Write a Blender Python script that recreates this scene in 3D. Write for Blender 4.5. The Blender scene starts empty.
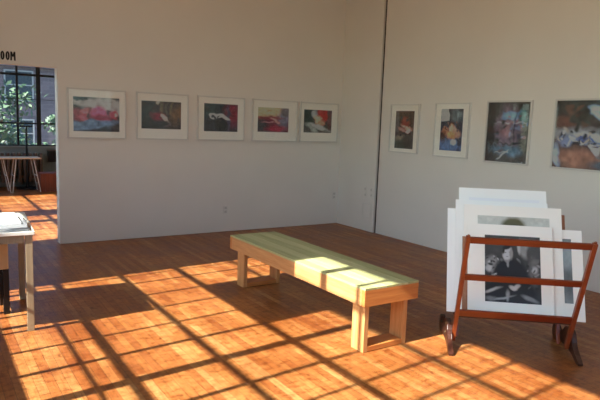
import bpy, bmesh, math, random
from mathutils import Vector, Matrix
import numpy as np
random.seed(4)
scene = bpy.context.scene
COL = scene.collection
PI = math.pi

# ------------------------------------------------------------------ measures
H = 1.6            # eye height
YB = 7.61          # back wall
XR = 5.73          # right wall
XW = -0.90         # window wall, inner face
YF = 14.2          # far wall of the next room
ZC = 4.3           # ceiling
SUN = Vector((1.0, 0.09, -0.81))

# ------------------------------------------------------------------ helpers
def lin(c):
    c = c / 255.0
    return c / 12.92 if c <= 0.04045 else ((c + 0.055) / 1.055) ** 2.4
def rgb(r, g, b):
    return (lin(r), lin(g), lin(b), 1.0)

def box(bm, x0, x1, y0, y1, z0, z1, bev=0.0, M=None):
    vs = [bm.verts.new((x, y, z)) for x in (x0, x1) for y in (y0, y1) for z in (z0, z1)]
    F = [(0, 1, 3, 2), (4, 6, 7, 5), (0, 4, 5, 1), (2, 3, 7, 6), (0, 2, 6, 4), (1, 5, 7, 3)]
    fs = [bm.faces.new([vs[i] for i in f]) for f in F]
    new = list(vs)
    if bev > 0:
        es = list({e for f in fs for e in f.edges})
        r = bmesh.ops.bevel(bm, geom=es, offset=bev, segments=2, profile=0.6, affect='EDGES')
        new = list({v for f in r['faces'] for v in f.verts} | {v for v in vs if v.is_valid})
    if M is not None:
        bmesh.ops.transform(bm, matrix=M, verts=[v for v in new if v.is_valid])
    return new

def bar(bm, a, b, w, d, up=(0, 0, 1), bev=0.0):
    """rectangular bar from a to b: w across, d along the 'up' side"""
    a, b, up = Vector(a), Vector(b), Vector(up)
    ax = (b - a); L = ax.length; ax.normalize()
    s = ax.cross(up).normalized(); t = s.cross(ax).normalized()
    M = Matrix((ax, s, t)).transposed().to_4x4(); M.translation = a
    return box(bm, 0, L, -w / 2, w / 2, -d / 2, d / 2, bev, M)

def tube(bm, a, b, r0, r1=None, n=14):
    a, b = Vector(a), Vector(b); r1 = r0 if r1 is None else r1
    ax = (b - a).normalized()
    s = ax.orthogonal().normalized(); t = ax.cross(s)
    rings = []
    for p, r in ((a, r0), (b, r1)):
        rings.append([bm.verts.new(p + (s * math.cos(2 * PI * k / n) + t * math.sin(2 * PI * k / n)) * r) for k in range(n)])
    for k in range(n):
        bm.faces.new((rings[0][k], rings[0][(k + 1) % n], rings[1][(k + 1) % n], rings[1][k]))
    bm.faces.new(rings[0][::-1]); bm.faces.new(rings[1])

def prism(bm, pts, h, M=None, bev=0.0):
    """extrude an outline given in the local XY plane by h along +Z"""
    lo = [bm.verts.new((p[0], p[1], 0)) for p in pts]
    hi = [bm.verts.new((p[0], p[1], h)) for p in pts]
    n = len(pts)
    fs = [bm.faces.new(lo[::-1]), bm.faces.new(hi)]
    for k in range(n):
        fs.append(bm.faces.new((lo[k], lo[(k + 1) % n], hi[(k + 1) % n], hi[k])))
    new = lo + hi
    if bev > 0:
        es = list(set(fs[0].edges) | set(fs[1].edges))
        r = bmesh.ops.bevel(bm, geom=es, offset=bev, segments=2, profile=0.6, affect='EDGES')
        new = list({v for f in r['faces'] for v in f.verts} | {v for v in new if v.is_valid})
    if M is not None:
        bmesh.ops.transform(bm, matrix=M, verts=[v for v in new if v.is_valid])

def obj(name, bm, mat, parent=None, smooth=False, kind=None):
    bmesh.ops.recalc_face_normals(bm, faces=bm.faces[:])
    me = bpy.data.meshes.new(name); bm.to_mesh(me); bm.free()
    if smooth:
        for p in me.polygons: p.use_smooth = True
    o = bpy.data.objects.new(name, me)
    if mat: me.materials.append(mat)
    COL.objects.link(o)
    if parent: o.parent = parent
    if kind: o['kind'] = kind
    return o

def one(name, mat, fn, parent=None, smooth=False, kind=None):
    bm = bmesh.new(); fn(bm)
    return obj(name, bm, mat, parent, smooth, kind)

def tag(o, label, cat, group=None, kind=None):
    if label: o['label'] = label
    if cat: o['category'] = cat
    if group: o['group'] = group
    if kind: o['kind'] = kind
    return o

def thing(name, label, cat, loc=(0, 0, 0), rz=0.0, group=None):
    o = bpy.data.objects.new(name, None); COL.objects.link(o)
    o.location = loc; o.rotation_euler = (0, 0, rz); o.empty_display_size = 0.1
    return tag(o, label, cat, group)

# ------------------------------------------------------------------ materials
def newmat(name):
    m = bpy.data.materials.new(name); m.use_nodes = True
    nt = m.node_tree; b = nt.nodes['Principled BSDF']
    return m, nt, b

def N(nt, t, **kw):
    n = nt.nodes.new(t)
    for k, v in kw.items():
        if k.startswith('i_'):
            n.inputs[k[2:].replace('_', ' ')].default_value = v
        else:
            setattr(n, k, v)
    return n

def mix_rgb(nt, blend, fac, a, b):
    n = nt.nodes.new('ShaderNodeMix'); n.data_type = 'RGBA'; n.blend_type = blend
    for s, v in ((n.inputs[0], fac), (n.inputs[6], a), (n.inputs[7], b)):
        if hasattr(v, 'links'): nt.links.new(v, s)
        else: s.default_value = v
    return n.outputs[2]

def ramp(nt, src, stops):
    n = nt.nodes.new('ShaderNodeValToRGB')
    cr = n.color_ramp
    while len(cr.elements) < len(stops): cr.elements.new(0.5)
    for e, (p, c) in zip(cr.elements, stops):
        e.position = p; e.color = c if len(c) == 4 else (*c, 1)
    nt.links.new(src, n.inputs[0])
    return n.outputs[0]

def mapping(nt, scale=(1, 1, 1), rot=(0, 0, 0), coord='Object'):
    tc = N(nt, 'ShaderNodeTexCoord'); mp = N(nt, 'ShaderNodeMapping')
    mp.inputs['Scale'].default_value = scale; mp.inputs['Rotation'].default_value = rot
    nt.links.new(tc.outputs[coord], mp.inputs[0])
    return mp.outputs[0]

def noise(nt, vec, scale, detail=4, rough=0.55):
    n = N(nt, 'ShaderNodeTexNoise'); n.inputs['Scale'].default_value = scale
    n.inputs['Detail'].default_value = detail; n.inputs['Roughness'].default_value = rough
    nt.links.new(vec, n.inputs['Vector'])
    return n.outputs['Fac']

def bump(nt, b, h, strength=0.2, dist=0.01):
    n = N(nt, 'ShaderNodeBump'); n.inputs['Strength'].default_value = strength; n.inputs['Distance'].default_value = dist
    nt.links.new(h, n.inputs['Height']); nt.links.new(n.outputs[0], b.inputs['Normal'])

def paint(name, c, rough=0.6, var=0.04, scale=2.0, bstr=0.05, spec=0.4):
    m, nt, b = newmat(name)
    v = mapping(nt)
    f = noise(nt, v, scale)
    lo = tuple(max(0, x * (1 - var)) for x in c[:3]) + (1,)
    hi = tuple(min(1, x * (1 + var)) for x in c[:3]) + (1,)
    nt.links.new(ramp(nt, f, [(0.3, lo), (0.7, hi)]), b.inputs['Base Color'])
    b.inputs['Roughness'].default_value = rough
    b.inputs['Specular IOR Level'].default_value = spec
    bump(nt, b, noise(nt, v, 60, 3), bstr, 0.004)
    return m

def wood(name, c0, c1, axis='x', rough=0.45, gscale=1.0, coat=0.0, cmid=None):
    m, nt, b = newmat(name)
    s = {'x': (1.2, 22, 22), 'y': (22, 1.2, 22), 'z': (22, 22, 1.2)}[axis]
    v = mapping(nt, tuple(k * gscale for k in s))
    f = noise(nt, v, 1.6, 6, 0.6)
    g = noise(nt, mapping(nt, tuple(k * gscale * 4 for k in s)), 2.0, 4, 0.7)
    st = [(0.25, c0), (0.75, c1)] if cmid is None else [(0.25, c0), (0.5, cmid), (0.75, c1)]
    col = ramp(nt, f, st)
    col = mix_rgb(nt, 'MULTIPLY', 0.5, col, ramp(nt, g, [(0.35, (0.72, 0.68, 0.62)), (0.6, (1, 1, 1))]))
    nt.links.new(col, b.inputs['Base Color'])
    b.inputs['Roughness'].default_value = rough
    b.inputs['Coat Weight'].default_value = coat; b.inputs['Coat Roughness'].default_value = 0.25
    bump(nt, b, g, 0.15, 0.002)
    return m

def floor_material():
    m, nt, b = newmat('maple_strip_floor')
    tc = N(nt, 'ShaderNodeTexCoord')
    sep = N(nt, 'ShaderNodeSeparateXYZ'); nt.links.new(tc.outputs['Object'], sep.inputs[0])
    cmb = N(nt, 'ShaderNodeCombineXYZ')                     # boards run along Y
    nt.links.new(sep.outputs['Y'], cmb.inputs['X']); nt.links.new(sep.outputs['X'], cmb.inputs['Y'])
    def brick(c1, c2, mortar, msize, off=0.37):
        n = N(nt, 'ShaderNodeTexBrick', offset=off, squash=1.0)
        n.inputs['Color1'].default_value = c1; n.inputs['Color2'].default_value = c2; n.inputs['Mortar'].default_value = mortar
        n.inputs['Scale'].default_value = 1.0; n.inputs['Mortar Size'].default_value = msize
        n.inputs['Mortar Smooth'].default_value = 0.2; n.inputs['Brick Width'].default_value = 1.15; n.inputs['Row Height'].default_value = 0.057
        nt.links.new(cmb.outputs[0], n.inputs['Vector']); return n
    bk = brick((0, 0, 0, 1), (1, 1, 1, 1), (0.5, 0.5, 0.5, 1), 0.0009)
    tone = ramp(nt, bk.outputs['Color'], [(0.0, FLOOR[0]), (0.35, FLOOR[1]), (0.7, FLOOR[2]), (1.0, FLOOR[3])])
    # grain along the boards
    v = mapping(nt, (26, 1.6, 1))
    gr = noise(nt, v, 2.2, 8, 0.75)
    col = mix_rgb(nt, 'MULTIPLY', 0.95, tone, ramp(nt, gr, [(0.3, (0.66, 0.58, 0.5)), (0.55, (1, 1, 1)), (0.8, (1.15, 1.14, 1.1))]))
    # worn and stained areas with shapes of their own
    v2 = mapping(nt, (1, 1, 1))
    st = noise(nt, v2, 1.7, 6, 0.68)
    col = mix_rgb(nt, 'MULTIPLY', 0.8, col, ramp(nt, st, [(0.36, (0.66, 0.46, 0.34)), (0.5, (1, 0.96, 0.9)), (0.64, (1.4, 1.5, 1.6))]))
    # short cross-grain wear
    wr = noise(nt, mapping(nt, (5, 9, 1)), 2.6, 8, 0.75)
    col = mix_rgb(nt, 'MULTIPLY', 0.8, col, ramp(nt, wr, [(0.38, (0.55, 0.38, 0.27)), (0.5, (1, 1, 1)), (.7, (1.15, 1.18, 1.2))]))
    # dark specks and knots
    vo = N(nt, 'ShaderNodeTexVoronoi', feature='F1'); vo.inputs['Scale'].default_value = 2.3
    nt.links.new(mapping(nt, (1, 0.55, 1)), vo.inputs['Vector'])
    col = mix_rgb(nt, 'MULTIPLY', 0.8, col, ramp(nt, vo.outputs['Distance'], [(0.02, (0.3, 0.2, 0.15)), (0.06, (1, 1, 1))]))
    sp = N(nt, 'ShaderNodeTexVoronoi', feature='F1'); sp.inputs['Scale'].default_value = 7.0
    nt.links.new(mapping(nt, (1.3, 0.6, 1)), sp.inputs['Vector'])
    col = mix_rgb(nt, 'MULTIPLY', 0.75, col, ramp(nt, sp.outputs['Distance'], [(0.03, (0.35, 0.22, 0.14)), (0.10, (1, 1, 1))]))
    sk = noise(nt, mapping(nt, (60, 5, 1)), 1.0, 4, 0.6)
    col = mix_rgb(nt, 'MULTIPLY', 0.7, col, ramp(nt, sk, [(0.30, (0.45, 0.28, 0.18)), (0.40, (1, 1, 1))]))
    # joints
    col = mix_rgb(nt, 'MIX', bk.outputs['Fac'], col, rgb(58, 30, 14))
    nt.links.new(col, b.inputs['Base Color'])
    nt.links.new(ramp(nt, st, [(0.3, (0.30,) * 3), (0.7, (0.45,) * 3)]), b.inputs['Roughness'])
    b.inputs['Specular IOR Level'].default_value = 0.25
    inv = N(nt, 'ShaderNodeMath', operation='SUBTRACT'); inv.inputs[0].default_value = 1
    nt.links.new(bk.outputs['Fac'], inv.inputs[1])
    bump(nt, b, inv.outputs[0], 0.35, 0.002)
    return m

def glass_material():
    m = bpy.data.materials.new('thin_pane_glass'); m.use_nodes = True
    nt = m.node_tree; nt.nodes.clear()
    out = N(nt, 'ShaderNodeOutputMaterial'); mx = N(nt, 'ShaderNodeMixShader')
    tr = N(nt, 'ShaderNodeBsdfTransparent'); tr.inputs[0].default_value = (0.99, 0.995, 0.992, 1)
    gl = N(nt, 'ShaderNodeBsdfGlossy'); gl.inputs['Roughness'].default_value = 0.02
    lw = N(nt, 'ShaderNodeLayerWeight'); lw.inputs[0].default_value = 0.5
    pw = N(nt, 'ShaderNodeMath', operation='POWER'); pw.inputs[1].default_value = 4.0
    ml = N(nt, 'ShaderNodeMath', operation='MULTIPLY_ADD'); ml.inputs[1].default_value = 0.7; ml.inputs[2].default_value = 0.025
    nt.links.new(lw.outputs['Facing'], pw.inputs[0]); nt.links.new(pw.outputs[0], ml.inputs[0])
    nt.links.new(ml.outputs[0], mx.inputs[0]); nt.links.new(tr.outputs[0], mx.inputs[1]); nt.links.new(gl.outputs[0], mx.inputs[2])
    nt.links.new(mx.outputs[0], out.inputs[0])
    return m

def printed_material(name, rough):
    m, nt, b = newmat(name)
    a = N(nt, 'ShaderNodeAttribute', attribute_name='Col')
    nt.links.new(a.outputs['Color'], b.inputs['Base Color'])
    b.inputs['Roughness'].default_value = rough
    return m

FLOOR = [rgb(138, 82, 42), rgb(150, 93, 48), rgb(156, 102, 54), rgb(167, 118, 70)]
M = {}
M['floor'] = floor_material()
M['wall'] = paint('wall_paint', rgb(226, 221, 209), 0.75, 0.02, 1.3, 0.06, 0.25)
M['ceil'] = paint('ceiling_paint', rgb(226, 222, 212), 0.8, 0.02)
M['dark_gap'] = paint('dark_brown_paint', rgb(62, 50, 38), 0.6, 0.1)
M['steel'] = paint('black_window_steel', rgb(28, 32, 32), 0.5, 0.1)
M['board'] = paint('grey_cardboard', rgb(120, 110, 96), 0.8, 0.1)
M['glass'] = glass_material()
M['frame'] = paint('white_frame_lacquer', rgb(212, 208, 198), 0.4, 0.02)
M['mat'] = paint('white_mat_board', rgb(247, 242, 230), 0.85, 0.01)
M['mat_cool'] = paint('cool_white_mat_board', rgb(244, 244, 238), 0.8, 0.01)
M['print'] = printed_material('photographic_print', 0.45)
M['pine'] = wood('bench_pine', rgb(180, 120, 70), rgb(212, 162, 106), 'y', 0.5)
M['pine_leg'] = wood('bench_leg_pine', rgb(182, 122, 70), rgb(216, 166, 108), 'z', 0.5)
M['pine_x'] = wood('bench_rail_pine', rgb(180, 104, 50), rgb(206, 138, 72), 'x', 0.5)
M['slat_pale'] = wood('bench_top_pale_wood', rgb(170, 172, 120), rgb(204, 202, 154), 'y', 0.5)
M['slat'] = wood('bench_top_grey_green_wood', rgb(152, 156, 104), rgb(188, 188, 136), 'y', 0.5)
M['rack'] = wood('rack_mahogany_x', rgb(98, 35, 16), rgb(130, 53, 25), 'x', 0.32, 1.0, 0.4)
M['rack_z'] = wood('rack_mahogany_z', rgb(112, 46, 22), rgb(152, 74, 38), 'z', 0.32, 1.0, 0.4)
M['rack_shaded'] = wood('rack_shaded_foot_wood', rgb(44, 22, 15), rgb(78, 41, 28), 'y', 0.4)  # foot wood darkened further, painting in the shade on the right foot
M['brass'] = paint('dull_brass', rgb(150, 130, 96), 0.35); M['brass'].node_tree.nodes['Principled BSDF'].inputs['Metallic'].default_value = 0.9
M['brown_back'] = wood('brown_backing_board', rgb(150, 100, 70), rgb(176, 124, 90), 'z', 0.6)
M['table'] = wood('table_pale_wood', rgb(140, 122, 96), rgb(170, 150, 120), 'z', 0.55)
M['table_top'] = wood('table_top_white_wood', rgb(226, 220, 206), rgb(240, 236, 224), 'x', 0.5)
M['paper'] = paint('white_paper', rgb(244, 243, 240), 0.7, 0.01)
M['paper_grey'] = paint('grey_paper', rgb(170, 172, 172), 0.7, 0.06, 8)
M['ink'] = paint('black_ink', rgb(26, 25, 24), 0.6)
M['beige'] = paint('beige_cloth', rgb(214, 184, 142), 0.9, 0.05, 12, 0.3)
M['black'] = paint('black_metal', rgb(20, 20, 22), 0.4)
M['white_metal'] = paint('white_metal', rgb(222, 222, 218), 0.4)
M['trestle_top'] = wood('pale_tabletop', rgb(206, 178, 140), rgb(222, 198, 162), 'x', 0.5)
M['radiator'] = paint('radiator_paint', rgb(112, 92, 78), 0.5, 0.08)
M['crate'] = wood('red_brown_crate', rgb(112, 56, 38), rgb(136, 72, 50), 'z', 0.6)
M['plastic'] = paint('white_plastic', rgb(220, 216, 204), 0.4)
M['slot'] = paint('grey_slots', rgb(196, 190, 178), 0.6)

# ------------------------------------------------------------------ structure
def S(name, mat, fn): return one(name, mat, fn, kind='structure')

S('floor', M['floor'], lambda bm: box(bm, XW - 0.1, XR + 0.1, -3.2, YF + 0.1, -0.12, 0))
S('ceiling', M['ceil'], lambda bm: box(bm, XW - 0.12, XR + 0.12, -3.3, YF + 0.12, ZC, ZC + 0.15))
# right wall: main stretch, then a slightly proud pier up to the corner, a dark gap between them
S('wall_right', M['wall'], lambda bm: (box(bm, XR, XR + 0.15, -3.3, 6.648, 0.004, ZC), box(bm, XR, XR + 0.15, YB, YF + 0.1, 0.004, ZC)))
S('wall_pier', M['wall'], lambda bm: box(bm, XR - 0.02, XR + 0.15, 6.69, YB, 0.004, ZC))
S('trim_1', M['dark_gap'], lambda bm: box(bm, XR + 0.012, XR + 0.14, 6.648, 6.69, 0.0, ZC))
NX0, NX1, NZ0, NZ1 = 0.2, 5.0, 1.0, 3.6
def wn_(bm):
    box(bm, XW - 0.1, NX0, -3.3, -3.2, 0, ZC); box(bm, NX1, XR + 0.1, -3.3, -3.2, 0, ZC)
    box(bm, NX0, NX1, -3.3, -3.2, 0, NZ0); box(bm, NX0, NX1, -3.3, -3.2, NZ1, ZC)
S('wall_near', M['wall'], wn_)
w6 = bpy.data.objects.new('window_6', None); COL.objects.link(w6); w6['kind'] = 'structure'  # unseen window behind the camera, added to brighten the room
def fn6(bm):
    for k in range(13):
        x = NX0 + 0.02 + (NX1 - NX0 - .04) * k / 12; t = .035 if k % 4 == 0 else .015
        box(bm, x - t / 2, x + t / 2, -3.27, -3.23, NZ0, NZ1)
    for k in range(6):
        z = NZ0 + 0.015 + (NZ1 - NZ0 - .03) * k / 5; box(bm, NX0, NX1, -3.265, -3.235, z - .012, z + .012)
one('window_frame', M['steel'], fn6, w6)
one('pane', M['glass'], lambda bm: box(bm, NX0 + .01, NX1 - .01, -3.252, -3.248, NZ0 + .01, NZ1 - .01), w6)
DX0, DX1, DZ = -0.35, 1.41, 2.17
def wb(bm):
    box(bm, DX1, XR + 0.02, YB, YB + 0.16, 0.004, ZC)
    box(bm, XW - 0.02, DX0, YB, YB + 0.16, 0.004, ZC)
    box(bm, DX0, DX1, YB, YB + 0.16, DZ, ZC)
S('wall_back', M['wall'], wb)

# window wall (left), with openings
ZS, ZT = 0.81 * (0.45 + 0.9), 0.81 * (3.43 + 1.0)
TH = 0.10
def yw(yp): return yp - 0.0855
OPEN = [(-3.0, -0.55), (yw(-0.05), yw(5.71)), (yw(7.80), yw(9.85)), (yw(10.38), yw(12.45))]  # first opening is an added, unseen window that brightens the room
def wl(bm):
    box(bm, XW - TH, XW, -3.3, YF + 0.1, 0, ZS)
    box(bm, XW - TH, XW, -3.3, YF + 0.1, ZT, ZC)
    e = [-3.3] + [v for o in OPEN for v in o] + [YF + 0.1]
    for k in range(0, len(e), 2):
        box(bm, XW - TH, XW, e[k], e[k + 1], ZS, ZT)
S('wall_left', M['wall'], wl)

XB = XW - 0.05
def zb(x): return 0.81 * (x - XB)
rowsX = [(0.82, 0.013), (1.03, 0.05), (1.65, 0.036), (2.265, 0.05), (2.95, 0.036)]
barsY = {0: [(-2.5, .03), (-2.1, .03), (-1.7, .06), (-1.3, .03), (-.9, .03)],
         1: [(0.35, .028), (0.76, .06), (1.36, .028), (1.76, .028), (2.12, .03), (2.48, .03), (2.87, .04), (3.29, .085), (3.72, .04), (4.12, .028), (4.53, .03), (4.92, .03), (5.33, .03), (5.61, .022)],
         2: [(8.22, .028), (8.62, .028), (9.02, .028), (9.32, .2)],
         3: [(10.8, .028), (11.2, .05), (11.6, .028), (12.0, .028)]}
for i, (a, b_) in enumerate(OPEN):
    w = bpy.data.objects.new('window_%d' % (i + 1), None); COL.objects.link(w); w['kind'] = 'structure'
    def fr(bm):
        for z in (ZS + 0.012, ZT - 0.012): box(bm, XB - 0.02, XB + 0.02, a, b_, z - 0.012, z + 0.012)
        for y in (a + 0.012, b_ - 0.012): box(bm, XB - 0.02, XB + 0.02, y - 0.012, y + 0.012, ZS, ZT)
        for x, t in rowsX:
            box(bm, XB - 0.012, XB + 0.012, a, b_, zb(x) - t / 2, zb(x) + t / 2)
        for yp, t in barsY[i]:
            box(bm, XB - 0.0125, XB + 0.0125, yw(yp) - t / 2, yw(yp) + t / 2, ZS, ZT)
    one('window_frame', M['steel'], fr, w)
    one('pane', M['glass'], lambda bm: box(bm, XB - 0.002, XB + 0.002, a + 0.01, b_ - 0.01, ZS + 0.01, ZT - 0.01), w)
# sheet covering the upper panes of the main window
pn = one('window_cover_board', M['board'], lambda bm: box(bm, XB + 0.0135, XB + 0.022, yw(3.745), yw(4.93), zb(2.265), ZT - 0.002, 0.002))
tag(pn, 'grey board blocking upper panes of the tall left window', 'board')

# far wall of the next room and its window
WX0, WX1, WZ0, WZ1 = -0.2, 4.6, 0.90, 3.3
def wf(bm):
    box(bm, XW - 0.1, XR + 0.1, YF, YF + 0.2, 0, WZ0)
    box(bm, XW - 0.1, XR + 0.1, YF, YF + 0.2, WZ1, ZC)
    box(bm, XW - 0.1, WX0, YF, YF + 0.2, WZ0, WZ1)
    box(bm, WX1, XR + 0.1, YF, YF + 0.2, WZ0, WZ1)
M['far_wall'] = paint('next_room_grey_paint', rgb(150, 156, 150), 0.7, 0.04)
S('wall_far', M['far_wall'], wf)
w4 = bpy.data.objects.new('window_5', None); COL.objects.link(w4); w4['kind'] = 'structure'
def ff(bm):
    y0, y1 = YF + 0.04, YF + 0.08
    for z, t in ((WZ0 + 0.015, 0.03), (1.40, 0.035), (2.46, 0.05), (WZ1 - 0.02, 0.04), (1.93, 0.014)):
        box(bm, WX0, WX1, y0 + 0.003, y1 - 0.003, z - t / 2, z + t / 2)
    for x, t in ((-0.18, .04), (0.42, .03), (0.86, .09), (1.36, .03), (1.806, .045), (2.235, .09), (2.66, .035), (3.06, .03), (3.6, .09), (4.1, .03), (4.58, .04)):
        box(bm, x - t / 2, x + t / 2, y0, y1, WZ0, WZ1)
one('window_frame', M['steel'], ff, w4)
one('pane', M['glass'], lambda bm: box(bm, WX0 + .01, WX1 - .01, YF + 0.058, YF + 0.062, WZ0 + .01, WZ1 - .01), w4)
one('window_sill', M['far_wall'], lambda bm: box(bm, WX0 - .05, WX1 + .05, YF - 0.05, YF + 0.03, WZ0 - 0.035, WZ0, 0.005), w4)

# ------------------------------------------------------------------ outside
M['ground'] = paint('pale_street', rgb(150, 146, 138), 0.9, 0.1, 0.3)
S('ground', M['ground'], lambda bm: box(bm, -60, 60, -50, 70, -3.6, -3.4))
def brick_mat():
    m, nt, b = newmat('grey_brick')
    n = N(nt, 'ShaderNodeTexBrick'); n.inputs['Scale'].default_value = 1.0
    n.inputs['Brick Width'].default_value = 0.45; n.inputs['Row Height'].default_value = 0.16; n.inputs['Mortar Size'].default_value = 0.012
    n.inputs['Color1'].default_value = rgb(98, 88, 94); n.inputs['Color2'].default_value = rgb(80, 74, 80); n.inputs['Mortar'].default_value = rgb(100, 94, 98)
    nt.links.new(mapping(nt, (1, 1, 1), (PI / 2, 0, 0)), n.inputs['Vector'])
    nt.links.new(n.outputs[0], b.inputs['Base Color']); b.inputs['Roughness'].default_value = 0.85
    return m
M['brick'] = brick_mat()
M['win_grey'] = paint('grey_window_trim', rgb(128, 132, 134), .6)
M['sky_blue'] = paint('sky_blue_coating', rgb(78, 104, 132), .5, .06)
bl = thing('brick_building', 'grey-purple brick building across the street behind the far window', 'building', (1.5, 27, -3.4))
one('wall', M['brick'], lambda bm: box(bm, -6, 8, 0, 6, 0, 9.2), bl)
one('sky_blue_band', M['sky_blue'], lambda bm: box(bm, -6.1, 8.1, -0.25, 0.0, 6.95, 9.3, 0.02), bl)  # added band standing in for the blue of the sky
M['dark_glass'] = paint('dark_window_glass', rgb(50, 62, 70), 0.1)
for k in range(4):
    for zz in (1.0, 3.6, 5.6):
        x = -4.2 + 1.9 * k
        wn = one('window', M['win_grey'], lambda bm: (box(bm, x - .06, x + 1.06, -0.06, 0.0, zz - .08, zz), box(bm, x - .06, x, -0.05, 0, zz, zz + 1.2), box(bm, x + 1, x + 1.06, -0.05, 0, zz, zz + 1.2), box(bm, x, x + 1, -0.05, 0, zz + 1.14, zz + 1.2), box(bm, x, x + 1, -0.04, 0, zz + .57, zz + .62)), bl)
        one('pane', M['dark_glass'], lambda bm: box(bm, x, x + 1, -0.02, -0.002, zz, zz + 1.14), wn)

def leaf_mat():
    m, nt, b = newmat('tree_leaves')
    f = noise(nt, mapping(nt), 3.0)
    nt.links.new(ramp(nt, f, [(0.3, rgb(42, 66, 44)), (0.7, rgb(74, 102, 68))]), b.inputs['Base Color'])
    b.inputs['Roughness'].default_value = 0.6
    return m
M['leaf'] = leaf_mat(); M['bark'] = paint('bark', rgb(84, 70, 58), 0.9, 0.2, 6)
def tree(x, y, h, r, label, seed):
    rnd = random.Random(seed)
    t = thing('street_tree', label, 'tree', (x, y, -3.4))
    def tr(bm):
        tube(bm, (0, 0, 0), (0.1, 0, h * 0.55), 0.16, 0.1)
        for k in range(7):
            a = k * 2.4; tube(bm, (0.1, 0, h * (0.4 + 0.03 * k)), (0.1 + r * 0.7 * math.cos(a), r * 0.7 * math.sin(a), h * (0.62 + 0.04 * k)), 0.07, 0.02, 8)
    one('trunk', M['bark'], tr, t)
    def lv(bm):
        cl = [(rnd.gauss(0, r * .45), rnd.gauss(0, r * .4), h * .72 + rnd.gauss(0, r * .5)) for _ in range(26)]
        for _ in range(3200):
            c = rnd.choice(cl)
            p = Vector((c[0] + rnd.gauss(0, r * .17), c[1] + rnd.gauss(0, r * .17), c[2] + rnd.gauss(0, r * .17)))
            d1 = Vector((rnd.uniform(-1, 1), rnd.uniform(-1, 1), rnd.uniform(-1, 1))).normalized()
            d2 = d1.orthogonal().normalized(); s = rnd.uniform(.06, .12)
            bm.faces.new([bm.verts.new(p + q) for q in (d1 * s, d2 * s * .5, -d1 * s, -d2 * s * .5)])
    one('foliage', M['leaf'], lv, t)
tree(1.0, 18.0, 6.0, 1.35, 'leafy green street tree outside left part of far window', 3)
tree(3.6, 21.0, 4.4, 1.0, 'smaller tree outside far window in front of brick building', 8)

# ------------------------------------------------------------------ pictures
ALB = 0.74 / np.array([lin(140), lin(126), lin(110)])
def picture_colors(spec, w, h, warp=1.0, alb=None):
    base, blobs = spec
    nx = 80; ny = max(8, int(nx * h / w))
    xs, ys = np.meshgrid(np.linspace(0, 1, nx), np.linspace(0, 1, ny))
    rs = np.random.RandomState(int(w * 1000) + len(blobs))
    def smooth(n):
        g = rs.randn(n + 2, n + 2)
        gx, gy = xs * n, ys * n; ix, iy = np.minimum(gx.astype(int), n), np.minimum(gy.astype(int), n)
        fx, fy = gx - ix, gy - iy; fx = fx * fx * (3 - 2 * fx); fy = fy * fy * (3 - 2 * fy)
        return (g[iy, ix] * (1 - fx) + g[iy, ix + 1] * fx) * (1 - fy) + (g[iy + 1, ix] * (1 - fx) + g[iy + 1, ix + 1] * fx) * fy
    X0, Y0 = xs, ys
    tex = 0.16 * smooth(9) + 0.13 * smooth(17) + 0.10 * smooth(28)
    wx, wy = 0.022 * smooth(6) + 0.012 * smooth(14), 0.022 * smooth(6) + 0.012 * smooth(14)
    xs, ys = X0 + wx * warp, Y0 + wy * warp
    lc = lambda c: np.array([lin(v) for v in c])
    if len(base) == 2:      # vertical gradient top, bottom
        img = lc(base[0])[None, None] * (1 - ys[..., None]) + lc(base[1])[None, None] * ys[..., None]
    else:
        img = np.ones((ny, nx, 1)) * lc(base)
    for (cx, cy, rx, ry, ang, col, soft) in blobs:
        a = math.radians(ang)
        dx, dy = (xs - cx), (ys - cy) * h / w
        u = (dx * math.cos(a) + dy * math.sin(a)) / rx
        v = (-dx * math.sin(a) + dy * math.cos(a)) / (ry * h / w)
        if soft < 0:        # rectangle
            d = np.maximum(abs(u), abs(v)); s = -soft
        else:
            d = np.sqrt(u * u + v * v); s = soft * .8
        k = np.clip((1 + s - d) / (2 * s), 0, 1)[..., None]
        img = img * (1 - k) + lc(col) * k
    img = img * np.exp(tex * warp)[..., None] * (1 + 0.03 * rs.randn(ny, nx, 1))
    return nx, ny, np.clip(img * (ALB if alb is None else alb), 0.002, 0.85)

def picture(name, spec, w, h, parent, M4, scale=0.66, warp=1.0, alb=None):
    """flat print, w by h, spanning local X (right) and Y (up) of M4, facing +Z"""
    nx, ny, img = picture_colors(spec, w, h, warp, alb)
    bm = bmesh.new()
    g = [[bm.verts.new(M4 @ Vector((w * i / (nx - 1), h * (1 - j / (ny - 1)), 0))) for i in range(nx)] for j in range(ny)]
    for j in range(ny - 1):
        for i in range(nx - 1):
            bm.faces.new((g[j][i], g[j + 1][i], g[j + 1][i + 1], g[j][i + 1]))
    me = bpy.data.meshes.new(name); bm.to_mesh(me); bm.free()
    ca = me.color_attributes.new('Col', 'FLOAT_COLOR', 'POINT')
    flat = np.ones((ny * nx, 4), dtype=np.float32); flat[:, :3] = (img.reshape(-1, 3) * scale)
    ca.data.foreach_set('color', flat.ravel())
    me.materials.append(M['print'])
    o = bpy.data.objects.new(name, me); COL.objects.link(o); o.parent = parent
    return o

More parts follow.
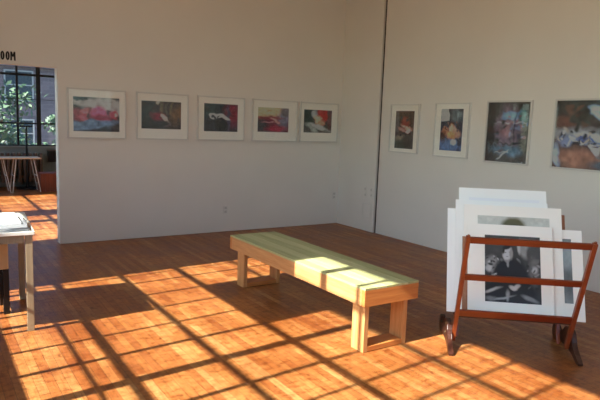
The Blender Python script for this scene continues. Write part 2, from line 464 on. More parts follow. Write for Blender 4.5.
def framed(label, outer, inner, spec, wall, fw=0.018, dep=0.03, group=None):
    """outer/inner = (a0, a1, z0, z1) along the wall, left to right as seen"""
    a0, a1, z0, z1 = outer; W, Hh = a1 - a0, z1 - z0
    if wall == 'back': loc, rz = (a0, YB, z0), 0.0
    else: loc, rz = (XR, -a0, z0), -PI / 2           # a measured as -y so that it grows to the right
    t = thing('framed_photograph', label, 'picture', loc, rz, group)
    def fr(bm):
        box(bm, 0, fw, -dep, -0.001, 0, Hh, 0.002); box(bm, W - fw, W, -dep, -0.001, 0, Hh, 0.002)
        box(bm, fw, W - fw, -dep, -0.001, 0, fw, 0.002); box(bm, fw, W - fw, -dep, -0.001, Hh - fw, Hh, 0.002)
    one('frame', M['frame'], fr, t)
    i0, i1, j0, j1 = inner
    if i0 - a0 > fw + 0.01:
        one('mat_board', M['mat'], lambda bm: box(bm, fw, W - fw, -0.015, -0.002, fw, Hh - fw), t)
    else:
        one('backing', M['mat'], lambda bm: box(bm, fw, W - fw, -0.012, -0.002, fw, Hh - fw), t)
    R = Matrix(((1, 0, 0), (0, 0, -1), (0, 1, 0))).to_4x4(); R.translation = Vector((i0 - a0, -0.0165, j0 - z0))
    picture('photograph', spec, i1 - i0, j1 - j0, t, R)
    one('glazing', M['glass'], lambda bm: box(bm, fw * .5, W - fw * .5, -0.0245, -0.0225, fw * .5, Hh - fw * .5), t)
    return t

P1 = (((20, 20, 18), (60, 50, 44)), [
    (0.55, 0.14, 0.9, 0.14, 4, (140, 126, 108), .5), (0.75, 0.3, 0.6, 0.16, 8, (158, 140, 122), .5), (0.1, 0.03, .35, .07, 0, (30, 36, 32), .4),
    (0.25, 0.82, 0.55, 0.16, -4, (92, 102, 112), .35), (0.6, 0.78, 0.4, 0.09, -8, (84, 92, 104), .4), (0.75, 1.0, 0.5, 0.1, 0, (40, 30, 30), .4),
    (0.1, 0.52, 0.18, 0.17, 0, (120, 44, 46), .3), (0.27, 0.42, 0.11, 0.09, -20, (170, 84, 78), .4), (0.25, 0.6, 0.11, 0.07, 10, (170, 74, 74), .4),
    (0.34, 0.5, 0.04, 0.17, 0, (62, 42, 38), .5), (0.55, 0.46, 0.2, 0.19, 5, (168, 66, 84), .3), (0.6, 0.6, 0.22, 0.1, 0, (120, 34, 46), .4),
    (0.77, 0.42, 0.08, 0.09, 20, (70, 30, 34), .4), (0.9, 0.5, 0.1, 0.13, 10, (176, 62, 66), .3), (0.95, 0.52, .03, .05, 0, (210, 150, 120), .5)])
P2 = (((46, 40, 34), (38, 32, 28)), [
    (0.12, 0.3, 0.2, 0.5, 0, (40, 46, 40), .5), (0.5, 0.2, 0.05, 0.3, 0, (84, 68, 48), .5), (0.62, 0.2, 0.03, 0.3, 0, (70, 64, 50), .5), (0.74, 0.25, 0.03, 0.35, 0, (92, 74, 46), .5),
    (0.9, 0.45, 0.15, 0.35, 20, (92, 60, 34), .6), (0.42, 0.55, 0.16, 0.15, 10, (110, 34, 40), .5), (0.38, 0.03, 0.05, 0.09, 0, (176, 150, 120), .4),
    (0.6, 0.63, 0.12, 0.06, 40, (176, 146, 124), .4), (0.5, 0.5, 0.05, 0.05, 0, (170, 130, 110), .4), (0.62, 0.86, 0.1, 0.05, -20, (120, 92, 84), .4), (0.3, 0.85, .4, .15, 0, (30, 34, 30), .5)])
P3 = (((34, 38, 36), (30, 30, 34)), [
    (0.85, 0.35, 0.25, 0.4, 0, (108, 26, 34), .6), (0.72, 0.55, 0.06, 0.5, 0, (60, 48, 56), .5), (0.5, 0.75, 0.18, 0.25, 0, (14, 14, 16), .3), (0.15, 0.2, .2, .3, 0, (34, 48, 44), .5),
    (0.25, 0.46, 0.1, 0.11, 0, (160, 146, 132), .25), (0.26, 0.46, 0.055, 0.05, 0, (48, 48, 46), .3), (0.48, 0.44, 0.18, 0.05, 6, (176, 158, 142), .4), (0.68, 0.53, 0.1, 0.045, 20, (170, 152, 138), .4)])
P4 = (((172, 122, 84), (70, 30, 34)), [
    (0.3, 0.1, 0.7, 0.22, 0, (178, 134, 92), .4), (0.5, 0.7, 0.7, 0.32, 0, (84, 26, 34), .4), (0.12, 0.75, 0.2, 0.25, 0, (44, 38, 40), .5), (0.85, 0.45, 0.2, 0.45, 10, (96, 84, 88), .5),
    (0.92, 0.15, .15, .2, 0, (90, 76, 70), .5), (0.35, 0.42, 0.4, 0.06, 0, (110, 40, 40), .5), (0.55, 0.52, 0.16, 0.05, 25, (190, 104, 88), .4), (0.35, 0.6, 0.2, 0.03, 0, (150, 90, 84), .5), (0.6, 0.85, .3, .12, 0, (130, 30, 42), .5)])
P5 = (((44, 50, 42), (70, 62, 52)), [
    (0.15, 0.3, 0.2, 0.4, 0, (40, 50, 40), .5), (0.68, 0.2, 0.2, 0.35, 0, (150, 36, 30), .3), (0.37, 0.15, 0.1, 0.2, 0, (136, 130, 120), .4), (0.5, 0.45, 0.14, 0.16, 40, (206, 140, 100), .4),
    (0.63, 0.55, 0.14, 0.12, 0, (196, 110, 76), .4), (0.55, 0.75, 0.35, 0.09, 15, (160, 150, 128), .4), (0.3, 0.8, 0.25, 0.1, 30, (130, 124, 104), .5), (0.93, 0.4, .08, .5, 0, (80, 44, 40), .5), (0.85, 0.9, .2, .06, 10, (100, 94, 80), .5)])
PA = (((70, 46, 30), (60, 50, 40)), [
    (0.12, 0.3, 0.1, 0.35, 0, (84, 70, 58), .4), (0.85, 0.3, 0.12, 0.35, 0, (60, 36, 22), .5), (0.55, 0.3, 0.2, 0.12, 0, (120, 52, 34), .4), (0.6, 0.42, 0.28, 0.05, 20, (182, 120, 92), .5),
    (0.4, 0.5, 0.25, 0.05, 20, (156, 96, 76), .5), (0.72, 0.54, 0.14, 0.06, 0, (200, 140, 124), .4), (0.3, 0.85, 0.5, 0.2, 0, (54, 50, 40), .5), (0.25, 0.72, 0.25, 0.06, -10, (110, 88, 66), .5), (0.7, 0.8, .25, .15, 0, (48, 34, 26), .5)])
PB = (((40, 36, 34), (56, 56, 66)), [
    (0.2, 0.13, 0.17, 0.14, 0, (190, 200, 184), -.06), (0.72, 0.15, 0.26, 0.16, 0, (80, 82, 76), .4), (0.5, 0.38, 0.14, 0.06, 0, (60, 30, 20), .4), (0.5, 0.45, 0.12, 0.06, 0, (206, 140, 100), .4),
    (0.2, 0.55, 0.14, 0.12, 30, (150, 88, 56), .4), (0.75, 0.55, 0.2, 0.1, 40, (170, 112, 82), .4), (0.5, 0.62, 0.2, 0.12, 0, (196, 116, 66), .4), (0.12, 0.68, 0.14, 0.1, 0, (58, 34, 26), .4),
    (0.5, 0.87, 0.55, 0.13, 0, (76, 88, 108), .4), (0.65, 0.78, 0.1, 0.07, 0, (190, 196, 206), .4), (0.9, .8, .12, .1, 0, (34, 34, 40), .4)])
PC = (((62, 56, 44), (70, 62, 52)), [
    (0.5, 0.45, 0.32, 0.4, 0, (96, 74, 74), .3), (0.08, 0.5, 0.14, 0.6, 0, (44, 34, 28), .4), (0.6, 0.22, 0.26, 0.08, 0, (92, 110, 122), -.15), (0.85, 0.24, 0.12, 0.12, 0, (80, 104, 90), .4),  # bluish pane and bars paint a window reflection into the print
    (0.45, 0.45, 0.12, 0.12, 0, (128, 88, 80), .5), (0.65, 0.45, 0.08, 0.08, 0, (70, 56, 72), .5), (0.55, 0.35, 0.36, 0.008, 0, (170, 150, 140), .6), (0.66, 0.4, 0.012, 0.3, 0, (40, 30, 28), .5),
    (0.5, 0.67, 0.5, 0.01, 2, (30, 28, 28), .5), (0.5, 0.8, 0.35, 0.1, 0, (76, 90, 94), .4), (0.36, 0.86, 0.1, 0.01, 0, (210, 214, 206), .5), (0.42, 0.9, 0.14, 0.012, -30, (196, 198, 190), .5), (0.85, 0.97, .06, .01, 0, (190, 190, 180), .5)])
PD = (((40, 38, 32), (84, 60, 48)), [
    (0.15, 0.3, 0.2, 0.1, 0, (96, 56, 40), .6), (0.45, 0.1, 0.4, 0.12, 0, (48, 48, 40), .5), (0.65, 0.2, 0.22, 0.1, 25, (150, 166, 186), .25), (0.62, 0.17, 0.07, 0.03, 10, (40, 50, 66), .3), (0.75, 0.24, 0.2, 0.012, 30, (60, 76, 104), .5), (0.7, 0.28, 0.2, 0.012, 30, (60, 76, 104), .5),
    (0.5, 0.5, 0.55, 0.1, 0, (128, 118, 108), .5), (0.2, 0.6, 0.16, 0.07, -10, (100, 100, 112), .5), (0.4, 0.56, 0.1, 0.06, 0, (64, 68, 96), .4), (0.6, 0.55, 0.12, 0.05, 30, (170, 168, 172), .4), (0.28, 0.48, 0.06, 0.03, 20, (170, 160, 150), .4),
    (0.1, 0.52, .05, .05, 0, (30, 30, 36), .4), (0.35, 0.64, .08, .04, 0, (30, 28, 30), .4), (0.5, 0.45, .05, .03, 0, (40, 36, 34), .4), (0.7, 0.62, .06, .05, 0, (34, 38, 60), .4), (0.85, 0.6, .1, .12, 20, (150, 132, 110), .4),
    (0.35, 0.85, 0.3, 0.13, 0, (134, 86, 62), .5), (0.03, 0.85, 0.06, 0.16, -10, (150, 156, 164), .4), (0.75, 0.9, 0.25, 0.08, -8, (66, 66, 66), .4), (0.6, 0.7, .2, .02, 10, (56, 30, 30), .5)])

def scatter(n, x0, x1, y0, y1, cols, r0, r1, seed):
    q = random.Random(seed)
    return [(q.uniform(x0, x1), q.uniform(y0, y1), q.uniform(r0, r1), q.uniform(r0, r1) * .55, q.uniform(-60, 60), q.choice(cols), .45) for _ in range(n)]
LT, DK, BLU, TAN = (176, 172, 166), (30, 30, 32), (66, 76, 110), (150, 128, 104)
PD[1].extend(scatter(60, 0.0, 1.0, .44, .66, [LT, DK, BLU, TAN, DK, (104, 104, 114), LT], .015, .06, 3))
PD[1].extend(scatter(14, 0.55, .95, .66, .8, [LT, TAN, (90, 80, 72)], .02, .07, 5))
PD[1].extend(scatter(12, 0.0, .5, .05, .4, [(56, 54, 44), (34, 34, 28), (90, 60, 44)], .03, .1, 6))
PC[1].extend(scatter(30, 0.5, .95, .18, .62, [(110, 104, 112), (64, 54, 58), (120, 84, 80), (84, 96, 104)], .015, .06, 8))
PC[1].extend(scatter(16, 0.1, .45, .25, .9, [(64, 66, 62), (90, 74, 70), (50, 44, 38)], .02, .08, 9))
for P_, sd_ in ((P2, 11), (P3, 12), (PA, 13)): P_[1].extend(scatter(16, .05, .95, .1, .95, [(30, 28, 26), (58, 46, 38), (48, 44, 42)], .02, .06, sd_))
PB[1].extend(scatter(12, .1, .9, .3, .55, [(46, 30, 24), (120, 76, 52), (60, 56, 54)], .02, .05, 14))
framed('white framed photograph of a reclining pink figure, nearest the doorway', (1.515, 2.235, 1.325, 1.945), (1.585, 2.148, 1.416, 1.839), P1, 'back')
framed('white framed dark brown photograph, second from the doorway', (2.366, 3.090, 1.325, 1.945), (2.435, 2.980, 1.47, 1.833), P2, 'back')
framed('white framed dark photograph with a pale winding shape, middle of the back wall row', (3.215, 3.950, 1.325, 1.945), (3.318, 3.838, 1.456, 1.842), P3, 'back')
framed('white framed photograph with peach sky and dark red lower half', (4.075, 4.86, 1.325, 1.945), (4.17, 4.700, 1.468, 1.827), P4, 'back')
framed('white framed photograph with a red shirt, nearest the room corner', (4.905, 5.635, 1.325, 1.945), (4.98, 5.508, 1.476, 1.829), P5, 'back')
framed('tall white framed brown photograph, first right of the dark wall joint', (-6.43, -5.845, 1.245, 1.932), (-6.315, -5.943, 1.31, 1.835), PA, 'right')
framed('tall white framed photograph of a figure with a pale square upper left', (-5.555, -4.965, 1.24, 1.94), (-5.444, -5.076, 1.33, 1.862), PB, 'right')
framed('thin white framed dark photograph with a painted-in window reflection and a narrow border', (-4.712, -4.095, 1.225, 1.957), (-4.692, -4.115, 1.245, 1.937), PC, 'right', 0.019)
framed('large framed photograph of crumpled blue and white cloth, farthest right', (-3.812, -2.95, 1.225, 1.965), (-3.792, -2.97, 1.245, 1.945), PD, 'right', 0.019)

# ------------------------------------------------------------------ lettering over the doorway
def letters(bm):
    z0, h, y0, y1 = 2.212, 0.100, YB - 0.004, YB + 0.001
    def seg(xa, za, xb, zb, w=.019):
        bar(bm, (xa, (y0 + y1) / 2, z0 + za * h), (xb, (y0 + y1) / 2, z0 + zb * h), y1 - y0, w, (0, 0, 1) if abs(zb - za) * h < abs(xb - xa) else (1, 0, 0))
    def ring(cx, rx, ry, cz, w=.018, a0=0, a1=360):
        n = 24; vo, vi = [], []
        for k in range(n + 1):
            a = math.radians(a0 + (a1 - a0) * k / n)
            for L_, q in ((vo, 0), (vi, w)):
                x, z = cx + (rx - q) * math.cos(a), z0 + cz * h + (ry - q) * math.sin(a)
                L_.append((bm.verts.new((x, y0, z)), bm.verts.new((x, y1, z))))
        for k in range(n):
            bm.faces.new((vo[k][0], vo[k + 1][0], vi[k + 1][0], vi[k][0])); bm.faces.new((vo[k][1], vo[k + 1][1], vi[k + 1][1], vi[k][1]))
            bm.faces.new((vo[k][0], vo[k + 1][0], vo[k + 1][1], vo[k][1])); bm.faces.new((vi[k][0], vi[k + 1][0], vi[k + 1][1], vi[k][1]))
    seg(.757, 0, .757, 1); ring(.762, .028, .027, .73, a0=-90, a1=90); seg(.766, .45, .790, 0)      # R
    ring(.823, .0215, .05, .5); ring(.876, .0215, .05, .5)                                            # O O
    seg(.912, 0, .914, 1, .017); seg(.951, 0, .949, 1, .017); seg(.917, .96, .931, .42, .013); seg(.946, .96, .931, .42, .013)   # M
lt = one('room_lettering', M['ink'], letters)
tag(lt, 'black capital letters on the white wall above the doorway', 'sign')

# ------------------------------------------------------------------ outlets and the little plates on the pier
def outlet(a, z, wall, label, w=0.07, h=0.115, grp=None):
    loc, rz = ((a, YB, z), 0.0) if wall == 'back' else ((XR - 0.02, a, z), -PI / 2)
    t = thing('wall_outlet', label, 'outlet', loc, rz, grp)
    one('cover_plate', M['plastic'], lambda bm: box(bm, -w / 2, w / 2, -0.008, -0.0005, -h / 2, h / 2, 0.002), t)
    for s in (-1, 1):
        one('socket', M['slot'], lambda bm: box(bm, -w * .25, w * .25, -0.0095, -0.008, s * h * .24 - h * .14, s * h * .24 + h * .14), t)
outlet(3.68, 0.325, 'back', 'white wall outlet low on the back wall above the bench end')
outlet(5.63, 0.465, 'back', 'white wall outlet low on the back wall beside the corner')
names = [(6.909, .647, 'upper left of the four'), (6.765, .648, 'upper right of the four'), (6.901, .56, 'lower left of the four'), (6.760, .565, 'lower right of the four')]
for a, z, w in names:
    t = thing('switch_plate', 'small grey plate on the wall pier, %s' % w, 'switch plate', (XR - 0.02, a, z), -PI / 2, 'small plates on the wall pier')
    one('cover_plate', M['plastic'], lambda bm: box(bm, -.022, .022, -0.006, -0.0005, -.03, .03, .0015), t)
    one('toggle', M['slot'], lambda bm: box(bm, -.008, .008, -0.011, -0.006, -.014, .014), t)
t = thing('access_panel', 'flat white access panel low on the wall pier below the small plates', 'panel', (XR - 0.02, 6.85, 0.32), -PI / 2)
one('panel_frame', M['plastic'], lambda bm: (box(bm, -.105, -.093, -.006, -.0005, -.11, .11), box(bm, .093, .105, -.006, -.0005, -.11, .11), box(bm, -.093, .093, -.006, -.0005, .098, .11), box(bm, -.093, .093, -.006, -.0005, -.11, -.098)), t)
one('door', M['wall'], lambda bm: box(bm, -.088, .088, -.004, -.0005, -.093, .093), t)

# ------------------------------------------------------------------ bench
BX0, BX1, BY0, BY1, BZ, AP = 2.540, 3.050, 3.02, 5.13, 0.485, 0.135
b = thing('wooden_bench', 'long low pine bench with grey-green slatted top in the sunlight', 'bench', ((BX0 + BX1) / 2, (BY0 + BY1) / 2, 0))
hx, hy = (BX1 - BX0) / 2, (BY1 - BY0) / 2
for s in (-1, 1):
    one('side_board', M['pine'], lambda bm: box(bm, s * hx - (0.036 if s > 0 else 0), s * hx + (0 if s > 0 else 0.036), -hy + .036, hy - .036, BZ - AP, BZ - .0165, .003), b)
    one('end_board', M['pine_x'], lambda bm: box(bm, -hx, hx, s * hy - (.036 if s > 0 else 0), s * hy + (0 if s > 0 else .036), BZ - AP, BZ - .0165, .003), b)
nsl = 5; wsl = 2 * hx / nsl
for k in range(nsl):
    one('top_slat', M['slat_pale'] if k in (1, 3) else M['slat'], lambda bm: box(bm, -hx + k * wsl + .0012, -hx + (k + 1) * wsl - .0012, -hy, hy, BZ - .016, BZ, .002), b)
for s in (-1, 1):                                   # box frames of upright planks
    yc = -hy + 0.105 if s < 0 else hy - 0.17
    for q in (-1, 1):
        xo = -hx + .0365 if q < 0 else hx - .060
        if q > 0: xo = hx - .105
        one('leg', M['pine_leg'], lambda bm: box(bm, xo, xo + .038, yc - .07, yc + .07, 0.0, BZ - .0165, .003), b)
    one('stretcher', M['pine_x'], lambda bm: box(bm, -hx + .075, hx - .1055, yc - .07, yc + .07, 0.004, .042, .003), b)

# ------------------------------------------------------------------ print rack
OR, RA = Vector((3.282, 2.868, 0)), -0.695
rk = thing('print_rack', 'folding mahogany print rack holding a stack of matted prints', 'rack', OR, RA)
WR = 0.809
def post(x, lean, z1, v0, cap=True, w=.03, d=.034):
    def f(bm):
        bar(bm, (x, v0 + lean * .05, .05), (x, v0 + lean * z1, z1), w, d, (0, 1, 0), .004)
        dd = Vector((0, lean, 1)).normalized(); e = Vector((x, v0 + lean * z1, z1))
        tube(bm, e - dd * .004, e + dd * .012, .013, .008, 12)
    return f
FL = -0.403
for x in (0, WR): one('post', M['rack_z'], post(x, FL, .895, 0), rk)
for z, hgt in ((.87, .046), (.586, .046), (.29, .052)):
    def rl(bm):
        up = Vector((0, FL, 1)).normalized()
        bar(bm, (.012, FL * z, z), (WR - .012, FL * z, z), .018, hgt, up, .003)
    one('rail', M['rack'], rl, rk)
BL = 0.42
for x in (.034, WR - .034): one('post', M['rack_z'], post(x, BL, .86, .03, w=.026, d=.026), rk)
for z, hgt in ((.835, .042), (.56, .042), (.31, .046)):
    def rl(bm):
        up = Vector((0, BL, 1)).normalized()
        bar(bm, (.045, .03 + BL * z, z), (WR - .045, .03 + BL * z, z), .016, hgt, up, .003)
    one('rail', M['rack'], rl, rk)
for v, z, hw in ((-.076, .25, .026), (.0, .232, .022), (.06, .225, .022)):
    one('tray_slat', M['rack_shaded'], lambda bm: box(bm, .0, WR, v - hw, v + hw, z, z + .012, .002), rk)
FT = [(-.225, 0), (-.175, 0), (-.13, .022), (-.06, .035), (.06, .038), (.16, .035), (.235, .02), (.27, 0), (.33, 0), (.365, .02), (.378, .055), (.375, .09), (.355, .118), (.322, .13), (.29, .12), (.268, .098),
      (.235, .085), (.20, .09), (.15, .12), (.11, .165), (.08, .185), (.04, .195), (-.01, .19), (-.05, .17), (-.068, .14), (-.075, .11), (-.10, .08), (-.15, .05), (-.20, .032), (-.228, .016)]
for x in (0, WR):
    R = Matrix(((0, 0, 1), (1, 0, 0), (0, 1, 0))).to_4x4()   # outline (v,z) -> local y,z ; thickness along x
    xo = x - .053 if x == 0 else x + .018
    R.translation = Vector((xo, 0, 0))
    ft = one('foot', M['rack_shaded'], lambda bm: prism(bm, FT, .035, R, .004), rk)
    for v, z in ((.0, .165), (.02, .09)):
        xs_ = xo - .004 if x > 0 else xo + .035
        one('bolt', M['brass'], lambda bm: tube(bm, (xo - .005, v, z), (xo + .04, v, z), .011, .011, 14), ft)

# matted prints standing in the rack (plane v = v0 + PL * z, coordinates u along the rack, s up the slope)
PL = 0.42
up = Vector((0, PL, 1)).normalized(); nr = Vector((1, 0, 0)).cross(up)     # nr faces the viewer side (-v)
RM = Matrix.Rotation(RA, 4, 'Z'); RM.translation = OR
def board(name, label, v0, u0, u1, s1, mat, s0=.266, th=.005, img=None, spec=None, psc=1.0):
    Lm = Matrix((Vector((1, 0, 0)), up, nr)).transposed().to_4x4()
    Lm.translation = Vector((u0, v0, 0)) + up * s0
    t = thing(name, label, 'matted print', (0, 0, 0), 0, 'matted prints standing in the rack')
    t.matrix_world = RM @ Lm
    w, h = u1 - u0, s1 - s0
    one('mat_board', mat, lambda bm: box(bm, 0, w, 0, h, -th / 2, th / 2, .0008), t)
    if img:
        a0, a1, c0, c1 = img
        Q = Matrix.Identity(4); Q.translation = Vector((a0 - u0, c0 - s0, th / 2 + .0012))
        picture('photograph', spec, a1 - a0, c1 - c0, t, Q, psc, .35, 0.78 / lin(150))
    return t
G = lambda v: (v, v, v - 2)
PE = (((50, 50, 48), (34, 34, 34)), [
    (0.2, 0.15, 0.3, 0.2, 0, G(52), .5), (0.85, 0.15, 0.25, 0.2, 0, G(60), .5), (0.12, 0.42, 0.12, 0.1, 20, G(110), .5), (0.08, 0.5, .05, .05, 0, G(150), .5), (0.18, 0.52, .04, .06, 30, G(140), .5),
    (0.72, 0.2, 0.1, 0.14, 0, G(120), .4), (0.82, 0.26, .06, .12, 0, G(60), .4), (0.88, 0.55, 0.08, 0.2, 0, G(80), .5), (0.9, 0.5, .05, .05, 0, G(140), .5), (0.62, .18, .03, .1, 0, G(150), .5),
    (0.45, 0.62, 0.32, 0.28, 0, (16, 16, 17), .15), (0.3, 0.85, 0.36, 0.2, 0, (16, 16, 17), .2), (0.62, 0.85, 0.3, 0.18, 0, (22, 22, 22), .2),
    (0.41, 0.36, 0.045, 0.05, 0, G(110), .3), (0.41, 0.26, 0.082, 0.098, 0, G(172), .25), (0.40, 0.165, 0.088, 0.04, -6, (14, 14, 14), .3), (0.335, .22, .018, .05, 0, G(20), .4), (0.37, .25, .022, .008, 0, G(84), .6), (0.45, .25, .022, .008, 0, G(84), .6), (0.41, .315, .03, .006, 0, G(100), .6), (0.47, .28, .03, .08, 0, G(120), .5),
    (0.42, 0.43, 0.022, 0.045, 0, G(120), .4), (0.5, 0.78, 0.07, 0.035, 20, G(160), .4), (0.58, 0.76, 0.06, 0.03, -20, G(150), .4), (0.4, 0.9, 0.03, 0.08, 0, G(120), .5),
    (0.12, 0.83, 0.16, 0.02, -20, G(140), .6), (0.3, 0.94, 0.2, 0.015, -15, G(120), .6), (0.8, 0.93, 0.14, 0.03, 20, G(110), .5), (0.1, 0.95, .1, .03, 0, G(90), .5)])
PE[1][:0] = scatter(46, .0, 1.0, .02, .75, [G(30), G(96), G(60), G(130), G(44)], .02, .07, 21)
PE[1].extend(scatter(18, .02, .24, .32, .62, [G(150), G(40), G(110), G(24)], .012, .035, 22))
PE[1].extend(scatter(16, .76, .97, .3, .8, [G(110), G(30), G(70)], .012, .04, 23))
PDg = (((128, 128, 120), (110, 110, 104)), [(0.5, 0.14, 0.17, 0.12, 0, (56, 54, 36), .25), (0.5, 0.32, 0.12, 0.16, 0, (150, 130, 110), .2), (0.5, .8, .4, .3, 0, (60, 60, 60), .3)])
PAg = (((178, 186, 192), (170, 176, 180)), [(.5, .5, .3, .2, 0, (150, 156, 160), .5)])
PFg = (((66, 72, 72), (84, 88, 86)), [(.8, .25, .3, .2, 0, (96, 104, 104), .5), (.9, .7, .2, .2, 0, (60, 62, 60), .5)])
board('matted_print', 'white matted black and white portrait of a seated person, frontmost in the rack', -.140, .09, .71, .968, M['mat'], s0=.290, img=(.216, .619, .381, .884), spec=PE, psc=.6)
board('matted_print', 'white matted grey print with only a dark hair top showing, directly behind the front portrait', -.115, .065, .790, 1.115, M['mat'], img=(.168, .70, .45, 1.031), spec=PDg)
board('brown_board', 'thin brown backing board behind the front portrait, showing a narrow strip at its left', -.1275, .052, .70, .86, M['brown_back'], th=.003)
board('brown_board', 'thin brown backing board whose edge shows right of the prints', -.040, .085, .836, 1.056, M['brown_back'])
board('blank_mat_board', 'cool white board second tallest in the rack, top edge under the tallest one', -.085, .005, .70, 1.146, M['mat_cool'])
board('blank_mat_board', 'white board farthest left in the rack, showing only its left strip', -.070, -.053, .50, 1.07, M['mat_cool'])
board('matted_print', 'tallest white matted print at the back of the rack with a pale blue image', -.055, .034, .70, 1.243, M['mat_cool'], img=(.112, .645, .6, 1.165), spec=PAg)
board('matted_print', 'white matted print farthest right in the rack with a dark grey image strip', -.100, .55, .936, .948, M['mat'], img=(.62, .856, .394, .878), spec=PFg)

# ------------------------------------------------------------------ table at the left edge
TX0, TX1, TY0, TY1, TZ = -0.20, 0.668, 4.545, 5.47, 0.755
TR = math.radians(-3.7)                     # the table stands a little askew
TM = Matrix.Translation((TX1, TY0, 0)) @ Matrix.Rotation(TR, 4, 'Z') @ Matrix.Translation((-TX1, -TY0, 0))
tb = thing('work_table', 'pale wooden table with white top at the left edge of the room', 'table', TM @ Vector(((TX0 + TX1) / 2, (TY0 + TY1) / 2, 0)), TR)
ax_, ay_ = (TX1 - TX0) / 2, (TY1 - TY0) / 2
one('tabletop', M['table_top'], lambda bm: box(bm, -ax_, ax_, -ay_, ay_, TZ - .026, TZ, .003), tb)
one('apron', M['table'], lambda bm: (box(bm, -ax_ + .07, ax_ - .07, -ay_ + .02, -ay_ + .04, TZ - .085, TZ - .0265), box(bm, -ax_ + .07, ax_ - .07, ay_ - .04, ay_ - .02, TZ - .085, TZ - .0265),
     box(bm, -ax_ + .02, -ax_ + .04, -ay_ + .06, ay_ - .06, TZ - .085, TZ - .0265), box(bm, ax_ - .04, ax_ - .02, -ay_ + .06, ay_ - .06, TZ - .085, TZ - .0265)), tb)
for sx in (-1, 1):
    for sy in (-1, 1):
        cx, cy = sx * (ax_ - .037), sy * (ay_ - .037)
        one('leg', M['table'], lambda bm: box(bm, cx - .024, cx + .024, cy - .024, cy + .024, 0, TZ - .0265, .003), tb)
# papers
M['magazine'] = paint('grey_magazine', rgb(128, 130, 132), 0.4, .3, 25)
def sheet(name, label, x0, x1, y0, y1, z, th, rz, mat, cat='paper', lines=False):
    t = thing(name, label, cat, TM @ Vector(((x0 + x1) / 2, (y0 + y1) / 2, z)), rz + TR)
    w, d = (x1 - x0) / 2, (y1 - y0) / 2
    one('cover' if lines else 'sheets', mat, lambda bm: box(bm, -w, w, -d, d, 0, th, .0015), t)
    if lines:
        for k in range(3):
            def ln(bm):
                box(bm, -w * .3 - .02 * k, w * .5 - .06 * k, -d * .35 + .13 * k, -d * .35 + .13 * k + .05, th, th + .0006)
            one('printed_line', M['ink'], ln, t)
    return t
Z0 = TZ + .0005
sheet('paper_stack', 'low messy stack of grey and white papers on the table corner', .14, .63, 4.575, 5.18, Z0, .016, .02, M['paper_grey'], 'papers')
sheet('magazine', 'thin grey magazine sticking out of the stack of papers', .30, .635, 4.585, 4.95, Z0 + .0165, .007, -.05, M['magazine'], 'magazine')
sheet('paper_stack', 'upper stack of bright white sheets with a few printed dark lines', .10, .585, 4.74, 5.26, Z0 + .024, .012, .04, M['paper'], 'papers', True)
sheet('paper_stack', 'white pile of papers on the far left side of the table', -.15, .07, 4.66, 5.2, Z0, .03, -.03, M['paper'], 'papers')

# beige stool with black legs under the table
st = thing('stool', 'beige padded stool with black legs tucked under the pale table', 'stool', (.325, 5.20, 0))
one('seat', M['beige'], lambda bm: box(bm, -.22, .22, -.16, .16, .37, .575, .012), st)
for sx in (-1, 1):
    for sy in (-1, 1):
        one('leg', M['black'], lambda bm: box(bm, sx * .2 - .022, sx * .2 + .022, sy * .13 - .022, sy * .13 + .022, 0, .3695, .002), st)

# ------------------------------------------------------------------ things in the next room
tt = thing('trestle_table', 'pale trestle table on thin white legs in the next room', 'table', (1.15, 13.25, 0))
one('tabletop', M['trestle_top'], lambda bm: box(bm, -.95, .925, -.25, .25, .69, .715, .003), tt)
for xa, xb in ((.215, .345), (.455, .375), (.78, .905), (-.85, -.72), (-.6, -.68)):
    one('leg', M['white_metal'], lambda bm: (bar(bm, (xa, -.2, .69), (xb, -.22, .0), .015, .015, (0, 1, 0)), bar(bm, (xa, .2, .69), (xb, .22, .0), .015, .015, (0, 1, 0)), bar(bm, ((xa + xb) / 2, -.2, .345), ((xa + xb) / 2, .2, .345), .012, .012)), tt)
ls = thing('light_stand', 'black stand with a round base and crossbar by the far window', 'stand', (1.90, 13.72, 0))
one('base', M['black'], lambda bm: (tube(bm, (0, 0, 0), (0, 0, .03), .24, .22, 32), tube(bm, (0, 0, .03), (0, 0, .07), .05, .03)), ls, False)
one('pole', M['black'], lambda bm: tube(bm, (0, 0, .07), (0, 0, 1.34), .026, .02), ls)
one('collar', M['black'], lambda bm: tube(bm, (0, 0, .62), (0, 0, .72), .04), ls)
one('crossbar', M['black'], lambda bm: bar(bm, (-.13, 0, 1.345), (.13, 0, 1.345), .03, .03), ls)
rd = thing('radiator', 'dark cast iron radiator under the far window behind the trestle table', 'radiator', (1.55, 14.02, 0))
def rdf(bm):
    for k in range(15):
        x = -.9 + k * .11
        box(bm, x, x + .06, -.1, .1, .12, .76, .02)
    box(bm, -.9, .7, -.03, .03, .2, .26); box(bm, -.9, .7, -.03, .03, .64, .70)
one('sections', M['radiator'], rdf, rd)
for x in (-.87, .67): one('foot', M['radiator'], lambda bm: box(bm, x - .02, x + .02, -.08, .08, 0, .125), rd)
dk = thing('wall_box', 'small dark box on the far wall right of the radiator', 'box', (2.47, YF, .5))
one('housing', M['black'], lambda bm: box(bm, -.09, .09, -.12, -.002, .05, .3, .008), dk)
one('lid', M['radiator'], lambda bm: box(bm, -.1, .1, -.13, -.002, .301, .325, .004), dk)
cr = thing('wooden_crate', 'red-brown wooden crate on the next room floor, right of the trestle table', 'crate', (2.42, 13.25, 0))
def crf(bm):
    for k in range(8):
        x = -.36 + k * .09; box(bm, x, x + .086, -.2, -.185, .0, .37, .002); box(bm, x, x + .086, .185, .2, .0, .37, .002)
    box(bm, -.36, -.345, -.184, .184, 0, .37); box(bm, .345, .36, -.184, .184, 0, .37)
one('sides', M['crate'], crf, cr)
one('lid', M['crate'], lambda bm: box(bm, -.37, .37, -.21, .21, .371, .39, .003), cr)

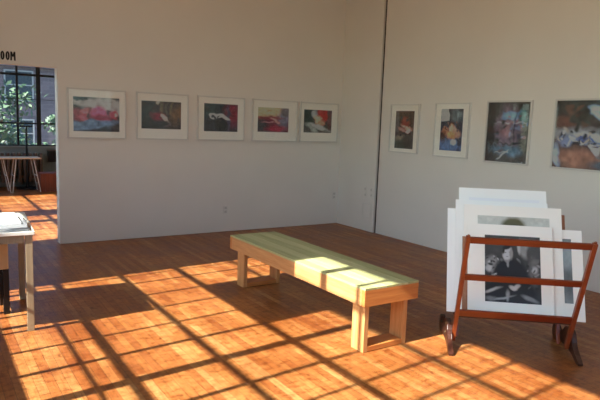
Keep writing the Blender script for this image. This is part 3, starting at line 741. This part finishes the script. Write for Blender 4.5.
# ------------------------------------------------------------------ light
wd_ = bpy.data.worlds.new('sky'); scene.world = wd_; wd_.use_nodes = True
nt = wd_.node_tree; bg = nt.nodes['Background']
sky = nt.nodes.new('ShaderNodeTexSky'); sky.sky_type = 'NISHITA'; sky.sun_disc = False
sd = -SUN.normalized()
sky.sun_elevation = math.asin(sd.z); sky.sun_rotation = math.atan2(sd.x, sd.y)
sky.air_density = 1.0; sky.dust_density = 1.5
nt.links.new(mix_rgb(nt, 'MULTIPLY', 1.0, sky.outputs[0], (0.66, 0.90, 1.06, 1)), bg.inputs[0]); bg.inputs[1].default_value = 0.50
sl = bpy.data.lights.new('sun', 'SUN'); sl.energy = 20.0; sl.angle = math.radians(0.55); sl.color = (1.0, 0.96, 0.88)
so = bpy.data.objects.new('sun', sl); COL.objects.link(so)
so.rotation_euler = (-SUN).to_track_quat('Z', 'Y').to_euler(); so.location = (-8, 0, 9)
# window portals guide the sky sampling
for (a, b_) in OPEN:
    pl = bpy.data.lights.new('portal', 'AREA'); pl.shape = 'RECTANGLE'; pl.size = ZT - ZS; pl.size_y = b_ - a
    pl.cycles.is_portal = True
    po = bpy.data.objects.new('portal', pl); COL.objects.link(po); po.location = (XW - TH - 0.02, (a + b_) / 2, (ZS + ZT) / 2)
    po.rotation_euler = (0, -PI / 2, 0)
for (x, y, z, sx, sz, rx) in (((NX0 + NX1) / 2, -3.32, (NZ0 + NZ1) / 2, NX1 - NX0, NZ1 - NZ0, PI / 2), ((WX0 + WX1) / 2, YF + .22, (WZ0 + WZ1) / 2, WX1 - WX0, WZ1 - WZ0, -PI / 2)):
    pl = bpy.data.lights.new('portal', 'AREA'); pl.shape = 'RECTANGLE'; pl.size = sx; pl.size_y = sz
    pl.cycles.is_portal = True
    po = bpy.data.objects.new('portal', pl); COL.objects.link(po); po.location = (x, y, z); po.rotation_euler = (rx, 0, 0)

# ------------------------------------------------------------------ camera
R_ = Vector((0.83742, -0.54539, 0.03579)); F_ = Vector((0, 0, 0))
pit, rol, yaw = 0.129590231, 0.0360935980, 0.578726998
F_ = Vector((math.sin(yaw) * math.cos(pit), math.cos(yaw) * math.cos(pit), -math.sin(pit)))
r0 = Vector((math.cos(yaw), -math.sin(yaw), 0)); u0 = r0.cross(F_)
Rr = math.cos(rol) * r0 + math.sin(rol) * u0; Ur = -math.sin(rol) * r0 + math.cos(rol) * u0
cd = bpy.data.cameras.new('camera'); cam = bpy.data.objects.new('camera', cd); COL.objects.link(cam)
cd.sensor_width = 36; cd.lens = 581.816 / 600 * 36; cd.clip_end = 300
MW = Matrix((Rr, Ur, -F_)).transposed().to_4x4(); MW.translation = Vector((0, 0, H)); cam.matrix_world = MW
scene.camera = cam

vs = scene.view_settings
vs.view_transform = 'Standard'; vs.look = 'None'; vs.gamma = 1; vs.use_curve_mapping = False; vs.exposure = 0.0
scene.cycles.max_bounces = 14; scene.cycles.diffuse_bounces = 8; scene.cycles.transparent_max_bounces = 12
scene.cycles.caustics_reflective = False; scene.cycles.caustics_refractive = False
scene.cycles.sample_clamp_indirect = 6
scene.cycles.use_denoising = True
